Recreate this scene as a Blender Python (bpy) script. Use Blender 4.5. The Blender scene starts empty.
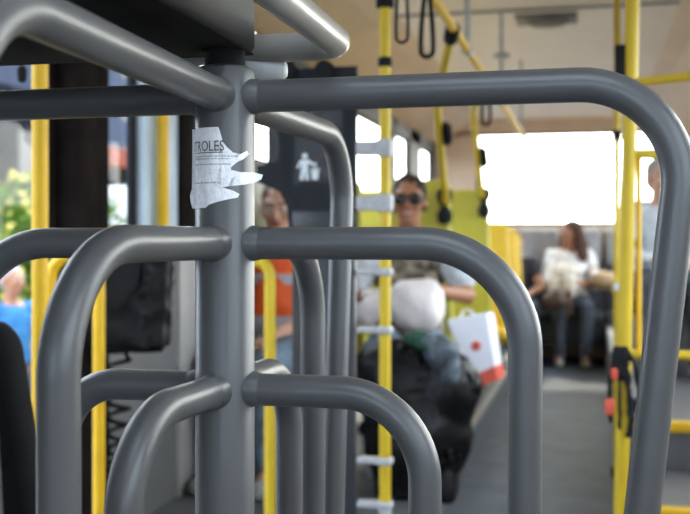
import bpy, bmesh, math, random
from mathutils import Vector, Matrix, Quaternion, noise
R = random.Random(7)
PI = math.pi
scn = bpy.context.scene
COL = scn.collection

# ------------------------------------------------------------------ camera frame used for measuring
FPX, CX, HY = 1050.0, 345.0, 240.0
YAW = math.radians(13.2)
CS, SN = math.cos(YAW), math.sin(YAW)
CAMZ = 1.2
def W(px, py, t):
    lat = (px-CX)/FPX*t
    return Vector((CS*lat - SN*t, SN*lat + CS*t, CAMZ + (HY-py)/FPX*t))
def tX(px, X):
    return X/((px-CX)/FPX*CS - SN)
def tY(px, Y):
    return Y/((px-CX)/FPX*SN + CS)
def onX(px, py, X): return W(px, py, tX(px, X))
def onY(px, py, Y): return W(px, py, tY(px, Y))

# ------------------------------------------------------------------ materials
def mat(name, col, rough=0.5, metal=0.0, var=0.0, scale=20.0, bump=0.0, bscale=None, spec=0.5, col2=None, coat=0.0, detail=4.0, trans=0.0, sheen=0.0):
    m = bpy.data.materials.new(name); m.use_nodes = True
    nt = m.node_tree; b = nt.nodes['Principled BSDF']
    b.inputs['Base Color'].default_value = (*col, 1)
    b.inputs['Roughness'].default_value = rough
    b.inputs['Metallic'].default_value = metal
    b.inputs['Specular IOR Level'].default_value = spec
    b.inputs['Coat Weight'].default_value = coat
    if trans: b.inputs['Transmission Weight'].default_value = trans
    if sheen: b.inputs['Sheen Weight'].default_value = sheen
    tc = nt.nodes.new('ShaderNodeTexCoord')
    if var > 0 or col2:
        n = nt.nodes.new('ShaderNodeTexNoise'); n.inputs['Scale'].default_value = scale; n.inputs['Detail'].default_value = detail
        nt.links.new(tc.outputs['Object'], n.inputs['Vector'])
        r = nt.nodes.new('ShaderNodeValToRGB')
        c2 = col2 if col2 else tuple(min(1, c*(1+var)) for c in col)
        c1 = col if col2 else tuple(c*(1-var) for c in col)
        r.color_ramp.elements[0].position = .35; r.color_ramp.elements[1].position = .65
        r.color_ramp.elements[0].color = (*c1, 1); r.color_ramp.elements[1].color = (*c2, 1)
        nt.links.new(n.outputs['Fac'], r.inputs['Fac']); nt.links.new(r.outputs['Color'], b.inputs['Base Color'])
    if bump > 0:
        n2 = nt.nodes.new('ShaderNodeTexNoise'); n2.inputs['Scale'].default_value = bscale or scale*4; n2.inputs['Detail'].default_value = 3
        nt.links.new(tc.outputs['Object'], n2.inputs['Vector'])
        bp = nt.nodes.new('ShaderNodeBump'); bp.inputs['Strength'].default_value = bump; bp.inputs['Distance'].default_value = .004
        nt.links.new(n2.outputs['Fac'], bp.inputs['Height']); nt.links.new(bp.outputs['Normal'], b.inputs['Normal'])
    return m
def glass(name, tint=(.93,.96,.96), gloss=.5, dark=None):
    m = bpy.data.materials.new(name); m.use_nodes = True
    nt = m.node_tree; nt.nodes.clear()
    out = nt.nodes.new('ShaderNodeOutputMaterial')
    tr = nt.nodes.new('ShaderNodeBsdfTransparent'); tr.inputs['Color'].default_value = (*tint, 1)
    gl = nt.nodes.new('ShaderNodeBsdfGlossy'); gl.inputs['Roughness'].default_value = .03
    fr = nt.nodes.new('ShaderNodeFresnel'); fr.inputs['IOR'].default_value = 1.45
    ml = nt.nodes.new('ShaderNodeMath'); ml.operation = 'MULTIPLY'; ml.inputs[1].default_value = gloss
    mx = nt.nodes.new('ShaderNodeMixShader')
    ge = nt.nodes.new('ShaderNodeNewGeometry'); fx = nt.nodes.new('ShaderNodeMath'); fx.operation = 'SUBTRACT'; fx.inputs[0].default_value = 1
    nt.links.new(ge.outputs['Backfacing'], fx.inputs[1]); m3 = nt.nodes.new('ShaderNodeMath'); m3.operation = 'MULTIPLY'
    nt.links.new(fr.outputs['Fac'], ml.inputs[0]); nt.links.new(ml.outputs[0], m3.inputs[0]); nt.links.new(fx.outputs[0], m3.inputs[1]); nt.links.new(m3.outputs[0], mx.inputs['Fac'])
    nt.links.new(tr.outputs[0], mx.inputs[1]); nt.links.new(gl.outputs[0], mx.inputs[2])
    last = mx
    if dark:
        df = nt.nodes.new('ShaderNodeBsdfDiffuse'); df.inputs['Color'].default_value = (*dark[0], 1)
        m2 = nt.nodes.new('ShaderNodeMixShader'); m2.inputs['Fac'].default_value = dark[1]
        nt.links.new(mx.outputs[0], m2.inputs[1]); nt.links.new(df.outputs[0], m2.inputs[2]); last = m2
    nt.links.new(last.outputs[0], out.inputs['Surface'])
    return m

M = dict(
    grey=mat('grey enamel', (.088,.088,.089), .37, var=.07, scale=9, bump=.05, bscale=260, spec=.5, coat=.05),
    weld=mat('grey weld', (.15,.155,.16), .5, var=.2, scale=120, bump=.5, bscale=160),
    guard=mat('grey enamel with ceiling sheen', (.30,.285,.26), .3, var=.06, scale=9, spec=.6, coat=.2),  # same grey paint, made paler and warmer to hold the ceiling's reflection
    head=mat('dark housing plastic', (.020,.0205,.022), .6, spec=.3, var=.08, scale=30, bump=.12, bscale=350),
    under=mat('black housing tray', (.008,.008,.009), .9, var=.2, scale=18, spec=.08),
    rubber=mat('black rubber', (.012,.012,.013), .8, var=.15, scale=30, spec=.2),
    cap=mat('pale plastic', (.55,.57,.56), .35, var=.05, scale=20),
    paper=mat('sticker paper', (.88,.88,.89), .75, var=.08, scale=160, bump=.3, bscale=300),
    ink=mat('grey ink', (.10,.10,.11), .8, var=.3, scale=300),
    fadedink=mat('faded ink', (.42,.42,.44), .8, var=.2, scale=300),
    yellow=mat('yellow enamel', (.80,.47,.012), .5, var=.05, scale=12, spec=.35, coat=.05),
    yellow2=mat('lemon enamel', (.64,.44,.02), .48, var=.05, scale=12, spec=.35, coat=.05),
    seat=mat('yellow seat plastic', (.52,.46,.05), .45, var=.07, scale=10, bump=.05, bscale=120),
    seat2=mat('amber seat plastic', (.78,.50,.03), .45, var=.07, scale=10),
    seatdark=mat('dark seat fabric', (.045,.047,.052), .9, var=.25, scale=40, bump=.3, bscale=200),
    seatgrey=mat('grey seat vinyl', (.20,.20,.21), .6, var=.15, scale=14),
    headgrey=mat('light grey headrest', (.34,.33,.32), .7, var=.12, scale=14),
    clamp=mat('pale grey clamp', (.46,.46,.47), .55, var=.12, scale=60, bump=.2, bscale=200),
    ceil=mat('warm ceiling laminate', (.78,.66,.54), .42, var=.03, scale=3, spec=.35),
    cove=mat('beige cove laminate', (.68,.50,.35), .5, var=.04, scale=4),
    wallgrey=mat('grey wall laminate', (.155,.150,.145), .55, var=.05, scale=8),
    walllight=mat('pale wall strip', (.36,.345,.32), .55, var=.04, scale=8),
    paleblue=mat('pale blue enamel', (.52,.62,.68), .5, var=.05, scale=6),
    doordark=mat('dark door frame', (.011,.008,.007), .9, var=.3, scale=9, spec=.06),
    beige=mat('beige laminate', (.62,.46,.33), .5, var=.05, scale=6),
    floor=mat('blue grey vinyl floor', (.078,.090,.110), .62, var=.16, scale=5, bump=.06, bscale=200, detail=8, spec=.22),
    dkfloor=mat('dark platform vinyl', (.12,.12,.125), .5, var=.15, scale=8),
    alu=mat('brushed aluminium', (.48,.48,.47), .4, metal=.8, var=.1, scale=30),
    black=mat('black vinyl', (.007,.007,.008), .85, var=.2, scale=15, spec=.15),
    leather=mat('black pouch leather', (.006,.0062,.007), .5, var=.3, scale=25, bump=.3, bscale=60, spec=.22),
    smoked=glass('smoked acrylic', (.20,.21,.23), .25, ((.040,.043,.050), .70)),
    smokeframe=mat('smoked frame', (.035,.035,.04), .35, var=.1, scale=10),
    panel=mat('charcoal panel', (.040,.042,.048), .4, var=.12, scale=8),
    white=mat('white vinyl print', (.72,.76,.78), .6, var=.03, scale=20),
    glass=glass('window glass', gloss=.6), doorglass=glass('door glass', (.90,.93,.95), .5),
    red=mat('coral red plastic', (.72,.10,.06), .45, var=.06, scale=20),
    plasticbag=mat('black bin-liner plastic', (.006,.006,.0065), .36, var=.3, scale=8, bump=.35, bscale=12, spec=.25),
    whitebag=mat('white plastic bag', (.80,.72,.69), .45, var=.06, scale=9, bump=.4, bscale=22),
    paperbag=mat('white paper bag', (.80,.81,.88), .6, var=.03, scale=9),
    green=mat('dark green cloth', (.018,.085,.045), .8, var=.2, scale=30),
    greybag=mat('grey blue plastic', (.10,.125,.15), .5, var=.35, scale=18),
    tan=mat('tan leather', (.45,.30,.16), .55, var=.15, scale=18),
    cream=mat('cream cloth', (.80,.74,.62), .8, var=.1, scale=25),
    skin=mat('warm brown skin', (.36,.155,.078), .5, var=.06, scale=14),
    skin2=mat('medium skin', (.46,.23,.13), .5, var=.06, scale=14),
    skin3=mat('light skin', (.55,.30,.20), .5, var=.06, scale=14),
    hairdark=mat('dark brown hair', (.022,.012,.009), .75, var=.4, scale=70),
    hairbrown=mat('brown hair', (.07,.026,.013), .7, var=.4, scale=70),
    hairfair=mat('fair hair', (.085,.05,.03), .5, var=.3, scale=70),
    hairgrey=mat('grey hair', (.30,.28,.27), .5, var=.3, scale=70),
    lens=mat('sunglass lens', (.006,.006,.007), .08, spec=.8),
    lips=mat('lips', (.36,.08,.06), .4),
    eyewhite=mat('eye white', (.75,.73,.70), .25), iris=mat('dark iris', (.02,.012,.01), .15),
    teeth=mat('teeth', (.75,.72,.66), .3),
    patterned=mat('patterned dark top', (.035,.028,.026), .85, col2=(.30,.25,.17), scale=22),
    palegrey=mat('pale grey knit', (.50,.53,.56), .9, var=.12, scale=40),
    jeans=mat('faded jeans', (.17,.235,.30), .9, var=.25, scale=30),
    darkjeans=mat('dark jeans', (.055,.068,.090), .9, var=.25, scale=30),
    whiteshirt=mat('white shirt', (.82,.80,.76), .8, var=.05, scale=20),
    bluesh=mat('bright blue shirt', (.05,.17,.34), 1.0, spec=0.0, var=.1, scale=20),
    vest=mat('orange safety vest', (.85,.115,.02), .7, var=.06, scale=20),
    strip=mat('grey reflective strip', (.50,.52,.55), .4),
    darkcloth=mat('dark cloth', (.030,.028,.032), .9, var=.3, scale=30),
    shoe=mat('grey canvas shoe', (.30,.29,.28), .8, var=.1, scale=30),
    asphalt=mat('asphalt', (.10,.10,.105), 1.0, spec=0.0, var=.2, scale=3), paving=mat('pale paving', (.34,.33,.31), .9, var=.12, scale=2),
    leaf=mat('green leaf', (.035,.085,.012), .9, spec=0.0, col2=(.09,.14,.016), scale=3), flower=mat('yellow blossom', (.42,.34,.06), .7, var=.1, scale=5),
    darkleaf=mat('deep green leaf', (.022,.050,.018), .9, spec=0.0, var=.4, scale=3), bark=mat('bark', (.09,.065,.045), .9, var=.3, scale=12),
    facade=mat('slate facade', (.009,.010,.014), 1.0, spec=0.0, var=.12, scale=1.2), facade2=mat('pale facade', (.038,.046,.066), 1.0, spec=0.0, var=.1, scale=1.2),
    rooftile=mat('terracotta roof', (.10,.030,.022), 1.0, spec=0.0, var=.2, scale=6), carwhite=mat('white truck paint', (.62,.62,.62), .5, spec=.2),
    darkglass=mat('dark window glass', (.012,.015,.02), .3, spec=.2), tyre=mat('tyre', (.015,.015,.015), .8),
    lampgrey=mat('dark grey vent plastic', (.16,.145,.13), .5, var=.1, scale=20),
)

# ------------------------------------------------------------------ mesh helpers
ORG = {}
def finish(name, bm, m, parent=None, smooth=True, local=False, angle=40, recalc=True):
    if parent is not None and not local:
        L = ORG[parent.name]
        bmesh.ops.translate(bm, verts=bm.verts, vec=-L)
    if recalc: bmesh.ops.recalc_face_normals(bm, faces=bm.faces)
    me = bpy.data.meshes.new(name); bm.to_mesh(me); bm.free()
    if m: me.materials.append(m)
    if smooth:
        me.polygons.foreach_set('use_smooth', [True]*len(me.polygons))
        me.set_sharp_from_angle(angle=math.radians(angle))
    o = bpy.data.objects.new(name, me); COL.objects.link(o)
    if parent is not None:
        o.parent = parent; ORG[o.name] = ORG.get(parent.name, Vector())
    else:
        ORG[o.name] = Vector()
    return o
def tag(o, label, cat, group=None, kind=None):
    o['label'] = label; o['category'] = cat
    if group: o['group'] = group
    if kind: o['kind'] = kind
    return o
def thing(name, label, cat, loc=(0,0,0), rz=0, group=None):
    o = bpy.data.objects.new(name, None); COL.objects.link(o)
    o.location = loc; o.rotation_euler = (0,0,rz); o.empty_display_size = .1
    ORG[o.name] = Vector(loc)
    return tag(o, label, cat, group)
def struct(o, label=None):
    o['kind'] = 'structure'
    if label: o['label'] = label
    return o
def nb(): return bmesh.new()
def box(bm, a, b, bev=0.0, seg=2, rot=None):
    a = Vector(a); b = Vector(b); c = (a+b)/2; s = b-a
    t = bmesh.new()
    bmesh.ops.create_cube(t, size=1)
    for v in t.verts: v.co = Vector((v.co.x*abs(s.x), v.co.y*abs(s.y), v.co.z*abs(s.z)))
    if bev > 0: bmesh.ops.bevel(t, geom=t.edges[:], offset=bev, segments=seg, affect='EDGES', profile=.5)
    if rot is not None:
        for v in t.verts: v.co = rot @ v.co
    for v in t.verts: v.co += c
    merge(bm, t)
def merge(bm, t):
    mp = [bm.verts.new(v.co) for v in t.verts]
    t.verts.index_update()
    for f in t.faces:
        try: bm.faces.new([mp[v.index] for v in f.verts])
        except ValueError: pass
    t.free()
def ell(bm, c, r, rot=None, seg=16, rings=12):
    t = bmesh.new(); bmesh.ops.create_uvsphere(t, u_segments=seg, v_segments=rings, radius=1)
    for v in t.verts:
        p = Vector((v.co.x*r[0], v.co.y*r[1], v.co.z*r[2]))
        if rot is not None: p = rot @ p
        v.co = p + Vector(c)
    merge(bm, t)
def sweep(bm, pts, rad, seg=20, cap=True):
    pts = [Vector(p) for p in pts]; n = len(pts)
    rads = rad if isinstance(rad, (list, tuple)) else [rad]*n
    T = []
    for i in range(n):
        a = pts[max(0,i-1)]; b = pts[min(n-1,i+1)]; T.append((b-a).normalized())
    u = T[0].orthogonal().normalized(); rings = []
    for i in range(n):
        if i:
            q = T[i-1].rotation_difference(T[i]); u = q @ u
        u = (u - T[i]*u.dot(T[i])).normalized(); v = T[i].cross(u)
        rings.append([bm.verts.new(pts[i] + (u*math.cos(2*PI*k/seg) + v*math.sin(2*PI*k/seg))*rads[i]) for k in range(seg)])
    for i in range(n-1):
        for k in range(seg):
            bm.faces.new((rings[i][k], rings[i][(k+1)%seg], rings[i+1][(k+1)%seg], rings[i+1][k]))
    if cap:
        bm.faces.new(rings[0][::-1]); bm.faces.new(rings[-1])
def fillet(pts, rads, n=12):
    pts = [Vector(p) for p in pts]; out = [pts[0]]
    for i in range(1, len(pts)-1):
        p = pts[i]; a = (pts[i-1]-p).normalized(); b = (pts[i+1]-p).normalized()
        r = rads[i-1] if isinstance(rads, (list, tuple)) else rads
        th = a.angle(b)
        if r <= 0 or th > 3.1: out.append(p); continue
        d = r/math.tan(th/2); c = p + (a+b).normalized()*(r/math.sin(th/2))
        s = p + a*d - c; e = p + b*d - c; ang = s.angle(e)
        for k in range(n+1):
            f = k/n
            out.append(c + (s*math.sin((1-f)*ang) + e*math.sin(f*ang))/math.sin(ang))
    out.append(pts[-1])
    return out
def cyl(bm, a, b, r, r2=None, seg=20, bev=0):
    a = Vector(a); b = Vector(b); r2 = r if r2 is None else r2
    if bev:
        d = (b-a).normalized()
        sweep(bm, [a, a+d*bev*.3, a+d*bev, b-d*bev, b-d*bev*.3, b], [r-bev, r-bev*.3, r, r2, r2-bev*.3, r2-bev], seg)
    else: sweep(bm, [a, b], [r, r2], seg)
def caps(bm, a, b, ra, rb=None, seg=14):
    a = Vector(a); b = Vector(b); rb = ra if rb is None else rb
    ell(bm, a, (ra,)*3, seg=seg, rings=8); ell(bm, b, (rb,)*3, seg=seg, rings=8)
    if (b-a).length > 1e-4: sweep(bm, [a, b], [ra*.995, rb*.995], seg)
DG = None
def solid(name, bm, m, parent, vox=.01, smooth=4, disp=0.0, dscale=.08, local=True):
    """fuse overlapping closed shapes into one continuous skin"""
    bmesh.ops.recalc_face_normals(bm, faces=bm.faces)
    me = bpy.data.meshes.new('tmp'); bm.to_mesh(me); bm.free()
    o = bpy.data.objects.new('tmp', me); COL.objects.link(o)
    r = o.modifiers.new('r', 'REMESH'); r.mode = 'VOXEL'; r.voxel_size = vox
    if smooth:
        s = o.modifiers.new('s', 'SMOOTH'); s.factor = .5; s.iterations = smooth
    dg = bpy.context.evaluated_depsgraph_get()
    me2 = bpy.data.meshes.new_from_object(o.evaluated_get(dg))
    bpy.data.objects.remove(o)
    if disp:
        for v in me2.vertices:
            k = noise.noise(Vector(v.co)/dscale) * disp
            v.co = v.co + v.normal*k
    b2 = bmesh.new(); b2.from_mesh(me2); bpy.data.meshes.remove(me2)
    return finish(name, b2, m, parent, True, local, 180, recalc=False)

# ================================================================== SETTING
XL, XR, YF, YB, ZC = -1.60, 0.95, -2.2, 11.0, 2.45
bm = nb(); box(bm, (XL-.06, YF, -.06), (XR+.06, YB+.06, 0)); struct(finish('floor', bm, M['floor'], smooth=False))
# ceiling: flat middle with sloping coves, one shell with thickness
bm = nb()
prof = [(XL-.06, 2.20), (XL+.02, 2.22), (-1.18, 2.42), (-1.05, ZC), (.45, ZC), (.58, 2.42), (XR-.02, 2.22), (XR+.06, 2.20)]
HX0, HX1, HY0, HY1 = -.70, .40, -.75, .55
def strip_(x0, z0, x1, z1, y0, y1):
    v = [bm.verts.new(p) for p in ((x0,y0,z0),(x1,y0,z1),(x1,y1,z1),(x0,y1,z0),(x0,y0,z0+.07),(x1,y0,z1+.07),(x1,y1,z1+.07),(x0,y1,z0+.07))]
    for f in ((0,1,2,3),(7,6,5,4),(0,4,5,1),(1,5,6,2),(2,6,7,3),(3,7,4,0)): bm.faces.new([v[q] for q in f])
for (xa, za), (xb, zb_) in zip(prof, prof[1:]):
    if abs((xa+xb)/2+.3) < .1:
        strip_(xa, za, xb, zb_, YF, HY0); strip_(xa, za, xb, zb_, HY1, YB+.06); strip_(xa, za, HX0, za, HY0, HY1); strip_(HX1, za, xb, zb_, HY0, HY1)
    else: strip_(xa, za, xb, zb_, YF, YB+.06)
cl = struct(finish('ceiling', bm, M['ceil'], smooth=False))
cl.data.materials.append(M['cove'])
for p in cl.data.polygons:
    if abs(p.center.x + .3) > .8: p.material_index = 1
# seams across and along the ceiling
for n, (a, b) in enumerate([((-1.05, 5.74, ZC-.012), (.45, 5.765, ZC+.01)), ((-1.05, 8.4, ZC-.012), (.45, 8.425, ZC+.01)), ((-1.05, 2.6, ZC-.012), (.45, 2.625, ZC+.01))]):
    bm = nb(); box(bm, a, b, .003); struct(finish('trim_%d' % (n+1), bm, M['seatgrey']))
# left wall (with the front door)
bm = nb()
box(bm, (XL-.06, 3.27, 0), (XL, 4.10, 1.14)); box(bm, (XL-.06, 4.10, 0), (XL, YB, .98))
for y0, y1 in ((4.04, 4.12), (5.5, 5.6), (7.0, 7.1), (8.6, 8.7), (9.45, 10.0), (10.85, YB)): box(bm, (XL-.06, y0, .9), (XL, y1, 2.23))
box(bm, (XL-.06, YF, 2.11), (XL, YB, 2.23)); box(bm, (XL-.06, YF, 0), (XL, 1.28, .9))
box(bm, (XL-.06, YF, .85), (XL, 1.28, 2.2))
struct(finish('wall_left', bm, M['wallgrey'], smooth=False))
# right wall
bm = nb()
box(bm, (XR, YF, 0), (XR+.06, YB, .98)); box(bm, (XR, YF, 2.11), (XR+.06, YB, 2.23))
box(bm, (XR, YF, .9), (XR+.06, -1.4, 2.23)); box(bm, (XR, .9, .9), (XR+.06, 1.5, 2.23)); box(bm, (XR, -1.5, .9), (XR+.06, 1.0, 1.2))
for y0, y1 in ((3.1,3.2), (4.8,4.9), (6.5,6.6), (8.6,8.7), (YB-.3,YB)): box(bm, (XR, y0, .9), (XR+.06, y1, 2.23))
struct(finish('wall_right', bm, M['beige'], smooth=False))
# rear wall
bm = nb()
box(bm, (XL-.06, YB, 0), (XR+.06, YB+.06, 1.35)); box(bm, (XL-.06, YB, 2.30), (XR+.06, YB+.06, 2.52))
for x0, x1 in ((XL-.06, -1.17), (.66, XR+.06)): box(bm, (x0, YB, .9), (x1, YB+.06, 2.33))
struct(finish('wall_rear', bm, M['beige'], smooth=False))
# front end with the windscreen opening, behind the camera
bm = nb(); box(bm, (XL-.06, YF-.06, 0), (XR+.06, YF, 1.0)); box(bm, (XL-.06, YF-.06, 2.0), (XR+.06, YF, 2.52))
for x0_, x1_ in ((XL-.06, XL+.1), (XR-.1, XR+.06)): box(bm, (x0_, YF-.06, .9), (x1_, YF, 2.1))
struct(finish('wall_front', bm, M['wallgrey'], smooth=False))
# door post and pillars on the left wall
bm = nb(); box(bm, (XL-.07, 2.96, 0), (XL+.05, 3.12, 2.2), .012); box(bm, (XL-.07, 3.12, 0), (XL+.02, 3.27, 2.2), .012); struct(finish('trim_4', bm, M['doordark']))
bm = nb(); box(bm, (XL-.06, 3.57, 1.14), (XL+.012, 3.885, 2.2), .006); struct(finish('trim_5', bm, M['paleblue']))
bm = nb(); box(bm, (XL-.06, 3.885, 1.14), (XL+.03, 4.04, 2.2), .008); struct(finish('trim_6', bm, M['doordark']))
bm = nb(); box(bm, (XL-.06, 3.90, 0), (XL+.015, 4.13, 1.15), .006); struct(finish('trim_7', bm, M['walllight']))
bm = nb(); box(bm, (XL-.02, 3.27, 1.13), (XL+.03, 3.9, 1.16), .008); struct(finish('trim_8', bm, M['wallgrey']))
bm = nb(); box(bm, (XL-.06, 4.12, .97), (XL+.01, 5.5, 1.585), .006); struct(finish('trim_14', bm, M['panel']))
bm = nb(); box(bm, (XL, 4.2, .17), (-1.06, 4.69, .61), .03, 3); struct(finish('trim_15', bm, M['dkfloor']), 'wheel arch cover under the orange vest passenger')
# glazing
def window(n, a, b, axis, m=None):
    a = Vector(a); b = Vector(b)
    bm = nb(); w = .03; d = .03
    def bar(p, q):
        p = Vector(p); q = Vector(q)
        if axis == 'X': p.x -= d/2; q.x += d/2
        else: p.y -= d/2; q.y += d/2
        box(bm, p, q, .006)
    if axis == 'X':
        x = a.x
        bar((x,a.y,a.z),(x,b.y,a.z+w)); bar((x,a.y,b.z-w),(x,b.y,b.z)); bar((x,a.y,a.z),(x,a.y+w,b.z)); bar((x,b.y-w,a.z),(x,b.y,b.z))
    else:
        y = a.y
        bar((a.x,y,a.z),(b.x,y,a.z+w)); bar((a.x,y,b.z-w),(b.x,y,b.z)); bar((a.x,y,a.z),(a.x+w,y,b.z)); bar((b.x-w,y,a.z),(b.x,y,b.z))
    f = struct(finish('window_%d' % n, bm, M['rubber']))
    bm = nb(); e = .004
    if axis == 'X': box(bm, (a.x-e,a.y+.01,a.z+.01),(a.x+e,b.y-.01,b.z-.01))
    else: box(bm, (a.x+.01,a.y-e,a.z+.01),(b.x-.01,a.y+e,b.z-.01))
    finish('pane', bm, m or M['glass'], f, smooth=False)
wl = XL-.035; wr = XR+.035
window(1, (wl,3.27,1.14), (wl,3.57,2.12), 'X', M['doorglass'])
for n, (y0, y1, z0) in enumerate(((4.12,5.5,1.58),(5.6,7.0,.98),(7.1,8.6,.98),(8.7,9.45,.98),(10.0,10.85,.98))): window(2+n, (wl,y0,z0), (wl,y1,2.12), 'X')
for n, (y0, y1) in enumerate(((1.5,3.1),(3.2,4.8),(4.9,6.5),(6.6,8.6),(8.7,10.7))): window(7+n, (wr,y0,.98), (wr,y1,2.12), 'X')
window(12, (XL+.1,YF-.03,1.0), (XR-.1,YF-.03,2.0), 'Y')
window(15, (wr,-1.4,1.2), (wr,.9,2.12), 'X')
window(13, (-1.17,YB+.02,1.35), (.66,YB+.02,2.31), 'Y')
# roof hatch glazing over the driver's end
bm = nb()
for a_, b_ in (((HX0,HY0),(HX1,HY0+.04)),((HX0,HY1-.04),(HX1,HY1)),((HX0,HY0),(HX0+.04,HY1)),((HX1-.04,HY0),(HX1,HY1))): box(bm, (*a_, ZC-.01), (*b_, ZC+.05), .005)
rh = struct(finish('window_14', bm, M['seatgrey']))
bm = nb(); box(bm, (HX0+.01,HY0+.01,ZC+.025), (HX1-.01,HY1-.01,ZC+.033)); finish('pane', bm, M['glass'], rh, smooth=False)
# front passenger door: two glazed leaves
bm = nb()
for y0, y1 in ((1.28,1.33),(2.08,2.13),(2.13,2.18),(2.90,2.96)): box(bm, (XL-.05,y0,.02), (XL-.01,y1,2.05), .006)
for y0, y1 in ((1.3,2.12),(2.14,2.94)):
    box(bm, (XL-.05,y0,.02), (XL-.01,y1,.12), .006); box(bm, (XL-.05,y0,1.97), (XL-.01,y1,2.05), .006)
dr = struct(finish('door_1', bm, M['doordark']))
for y0, y1 in ((1.32,2.09),(2.17,2.91)):
    bm = nb(); box(bm, (XL-.034,y0,.1), (XL-.026,y1,1.99)); finish('pane', bm, M['doorglass'], dr, smooth=False)
# raised platforms under the seats
bm = nb(); box(bm, (XL, 3.5, 0), (-.64, YB, .18), .004); struct(finish('trim_9', bm, M['dkfloor'], smooth=False), 'raised dark platform under the seats beside the aisle')
bm = nb(); box(bm, (-.655, 3.49, .15), (-.632, YB, .187), .003); struct(finish('trim_10', bm, M['alu']))
bm = nb(); box(bm, (.14, 4.05, 0), (XR, YB, .20), .004); box(bm, (.14, 4.78, .15), (XR, YB, .40), .004); struct(finish('trim_11', bm, M['dkfloor'], smooth=False))
bm = nb(); box(bm, (.14, 4.03, .165), (XR, 4.09, .208), .004); struct(finish('trim_12', bm, M['yellow']))
bm = nb(); box(bm, (.14, 4.76, .365), (XR, 4.82, .408), .004); struct(finish('trim_13', bm, M['yellow']))

# ================================================================== TURNSTILE
P0 = W(225, 240, 1.25); P0.z = 0
ts = thing('turnstile', 'grey steel turnstile with bent tube arms around a central post bearing a torn sticker', 'turnstile', P0)
PR = .0352
bm = nb(); sweep(bm, [P0+Vector((0,0,z)) for z in (.02, 1.397, 1.403, 1.405)], [PR, PR, PR-.002, PR-.006], 48); finish('post', bm, M['grey'], ts)
bm = nb(); cyl(bm, P0, P0+Vector((0,0,.03)), .12, bev=.006, seg=40); finish('base_plate', bm, M['grey'], ts)
bm = nb(); cyl(bm, P0+Vector((0,0,1.404)), P0+Vector((0,0,1.4255)), .024, seg=28); finish('neck', bm, M['rubber'], ts)
UP = Vector((0,0,1))
def dirv(latc, tc):  # direction given as (image right, away from camera)
    return Vector((CS*latc - SN*tc, SN*latc + CS*tc, 0)).normalized()
SETS = [dirv(.968,-.25), dirv(.266,.964), dirv(-.968,.25), dirv(-.30,-.954)]
TIERS = [(1.3695, .528, .106, .50, .108), (1.1962, .354, .118, .62, .004), (1.0238, .241, .098, .74, .0)]
for si, d0 in enumerate(SETS):
    for ti, (z, r, f, zb, lean) in enumerate(TIERS):
        d = d0
        if si == 2 and ti == 2: r = .214
        if si == 2 and ti == 2: f = .075
        if si == 3 and ti == 0: d, r, f = dirv(-.187,-.982), .60, .11
        p = [P0 + d*.03 + UP*z, P0 + d*r + UP*z, P0 + d*(r-lean*(z-zb)) + UP*zb, P0 + d*.03 + UP*zb]
        bm = nb(); sweep(bm, fillet(p, [f, .08], 16), .0190, 28)
        a = finish('arm', bm, M['grey'], ts)
        bm = nb()
        c = P0 + UP*z
        sweep(bm, [c + d*(PR-.006), c + d*(PR+.002), c + d*(PR+.007), c + d*(PR+.012)], [.0218, .0210, .0198, .0188], 24)
        finish('weld_collar', bm, M['grey'], a)
# torn sticker on the post
fw = dirv(0, -1); rt = dirv(1, 0)
def onpost(s, z, lift):
    lim = .96*PR
    q = max(-lim, min(lim, s)); dep = math.sqrt(PR*PR - q*q)
    rad = Vector(rt*q + fw*dep).normalized()
    p = P0 + rad*(PR+lift) + UP*z
    if abs(s) > lim: p = p + rt*(s-q) - fw*(abs(s)-lim)*.4
    return p
TT = 1.219
def px2s(px): return (px-225.0)/FPX*TT
def py2z(py): return CAMZ + (HY-py)/FPX*TT
torn = [(193.2,127.5),(222,127.3),(224,133),(226.5,142),(230,147),(236,152.5),(243,154),(249,150),(250.5,153.5),(246,158.5),(240,162),(234.5,167),(234,170),
        (243,172),(254,171.5),(262,173.5),(260.5,178),(254,181.5),(246,184.5),(234,186),(225,187.5),(236,190.5),(242,194),(240.5,197.5),(233,199),(222,201.5),(212.5,204.5),(208.5,207.8),(193.3,207.8),(191.5,202),(190.5,195),(192.6,188),(193,160)]
bm = nb()
f = bm.faces.new([bm.verts.new((x, y, 0)) for x, y in torn]); bm.normal_update()
bmesh.ops.triangulate(bm, faces=[f], ngon_method='EAR_CLIP')
for cut in range(192, 262, 2):
    bmesh.ops.bisect_plane(bm, geom=bm.verts[:]+bm.edges[:]+bm.faces[:], plane_co=(cut,0,0), plane_no=(1,0,0))
for v in bm.verts:
    x, y = v.co.x, v.co.y
    lift = .0006 + (.0022 if x > 250 else 0) + .0006*noise.noise(Vector((x/9, y/7, 3)))**2
    v.co = onpost(px2s(x), py2z(y), lift)
ex = bmesh.ops.solidify(bm, geom=bm.faces[:], thickness=.0002)
sk = finish('sticker', bm, M['paper'], ts); sk['label'] = 'torn white paper sticker with grey print'
def text_mesh(body, size):
    c = bpy.data.curves.new('t', 'FONT'); c.body = body; c.size = size; c.resolution_u = 3
    o = bpy.data.objects.new('t', c); COL.objects.link(o)
    dg = bpy.context.evaluated_depsgraph_get()
    me = bpy.data.meshes.new_from_object(o.evaluated_get(dg)); bpy.data.objects.remove(o)
    b = bmesh.new(); b.from_mesh(me); bpy.data.meshes.remove(me)
    return b
def onarc(a, z, lift):  # a = arc length from the camera-facing line
    ph = a/PR
    return P0 + (fw*math.cos(ph) + rt*math.sin(ph))*(PR+lift) + UP*z
tb = text_mesh('CONTROLES', .0172)
bmesh.ops.subdivide_edges(tb, edges=tb.edges[:], cuts=1)
mx = max(v.co.x for v in tb.verts); zb0 = py2z(151)
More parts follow.
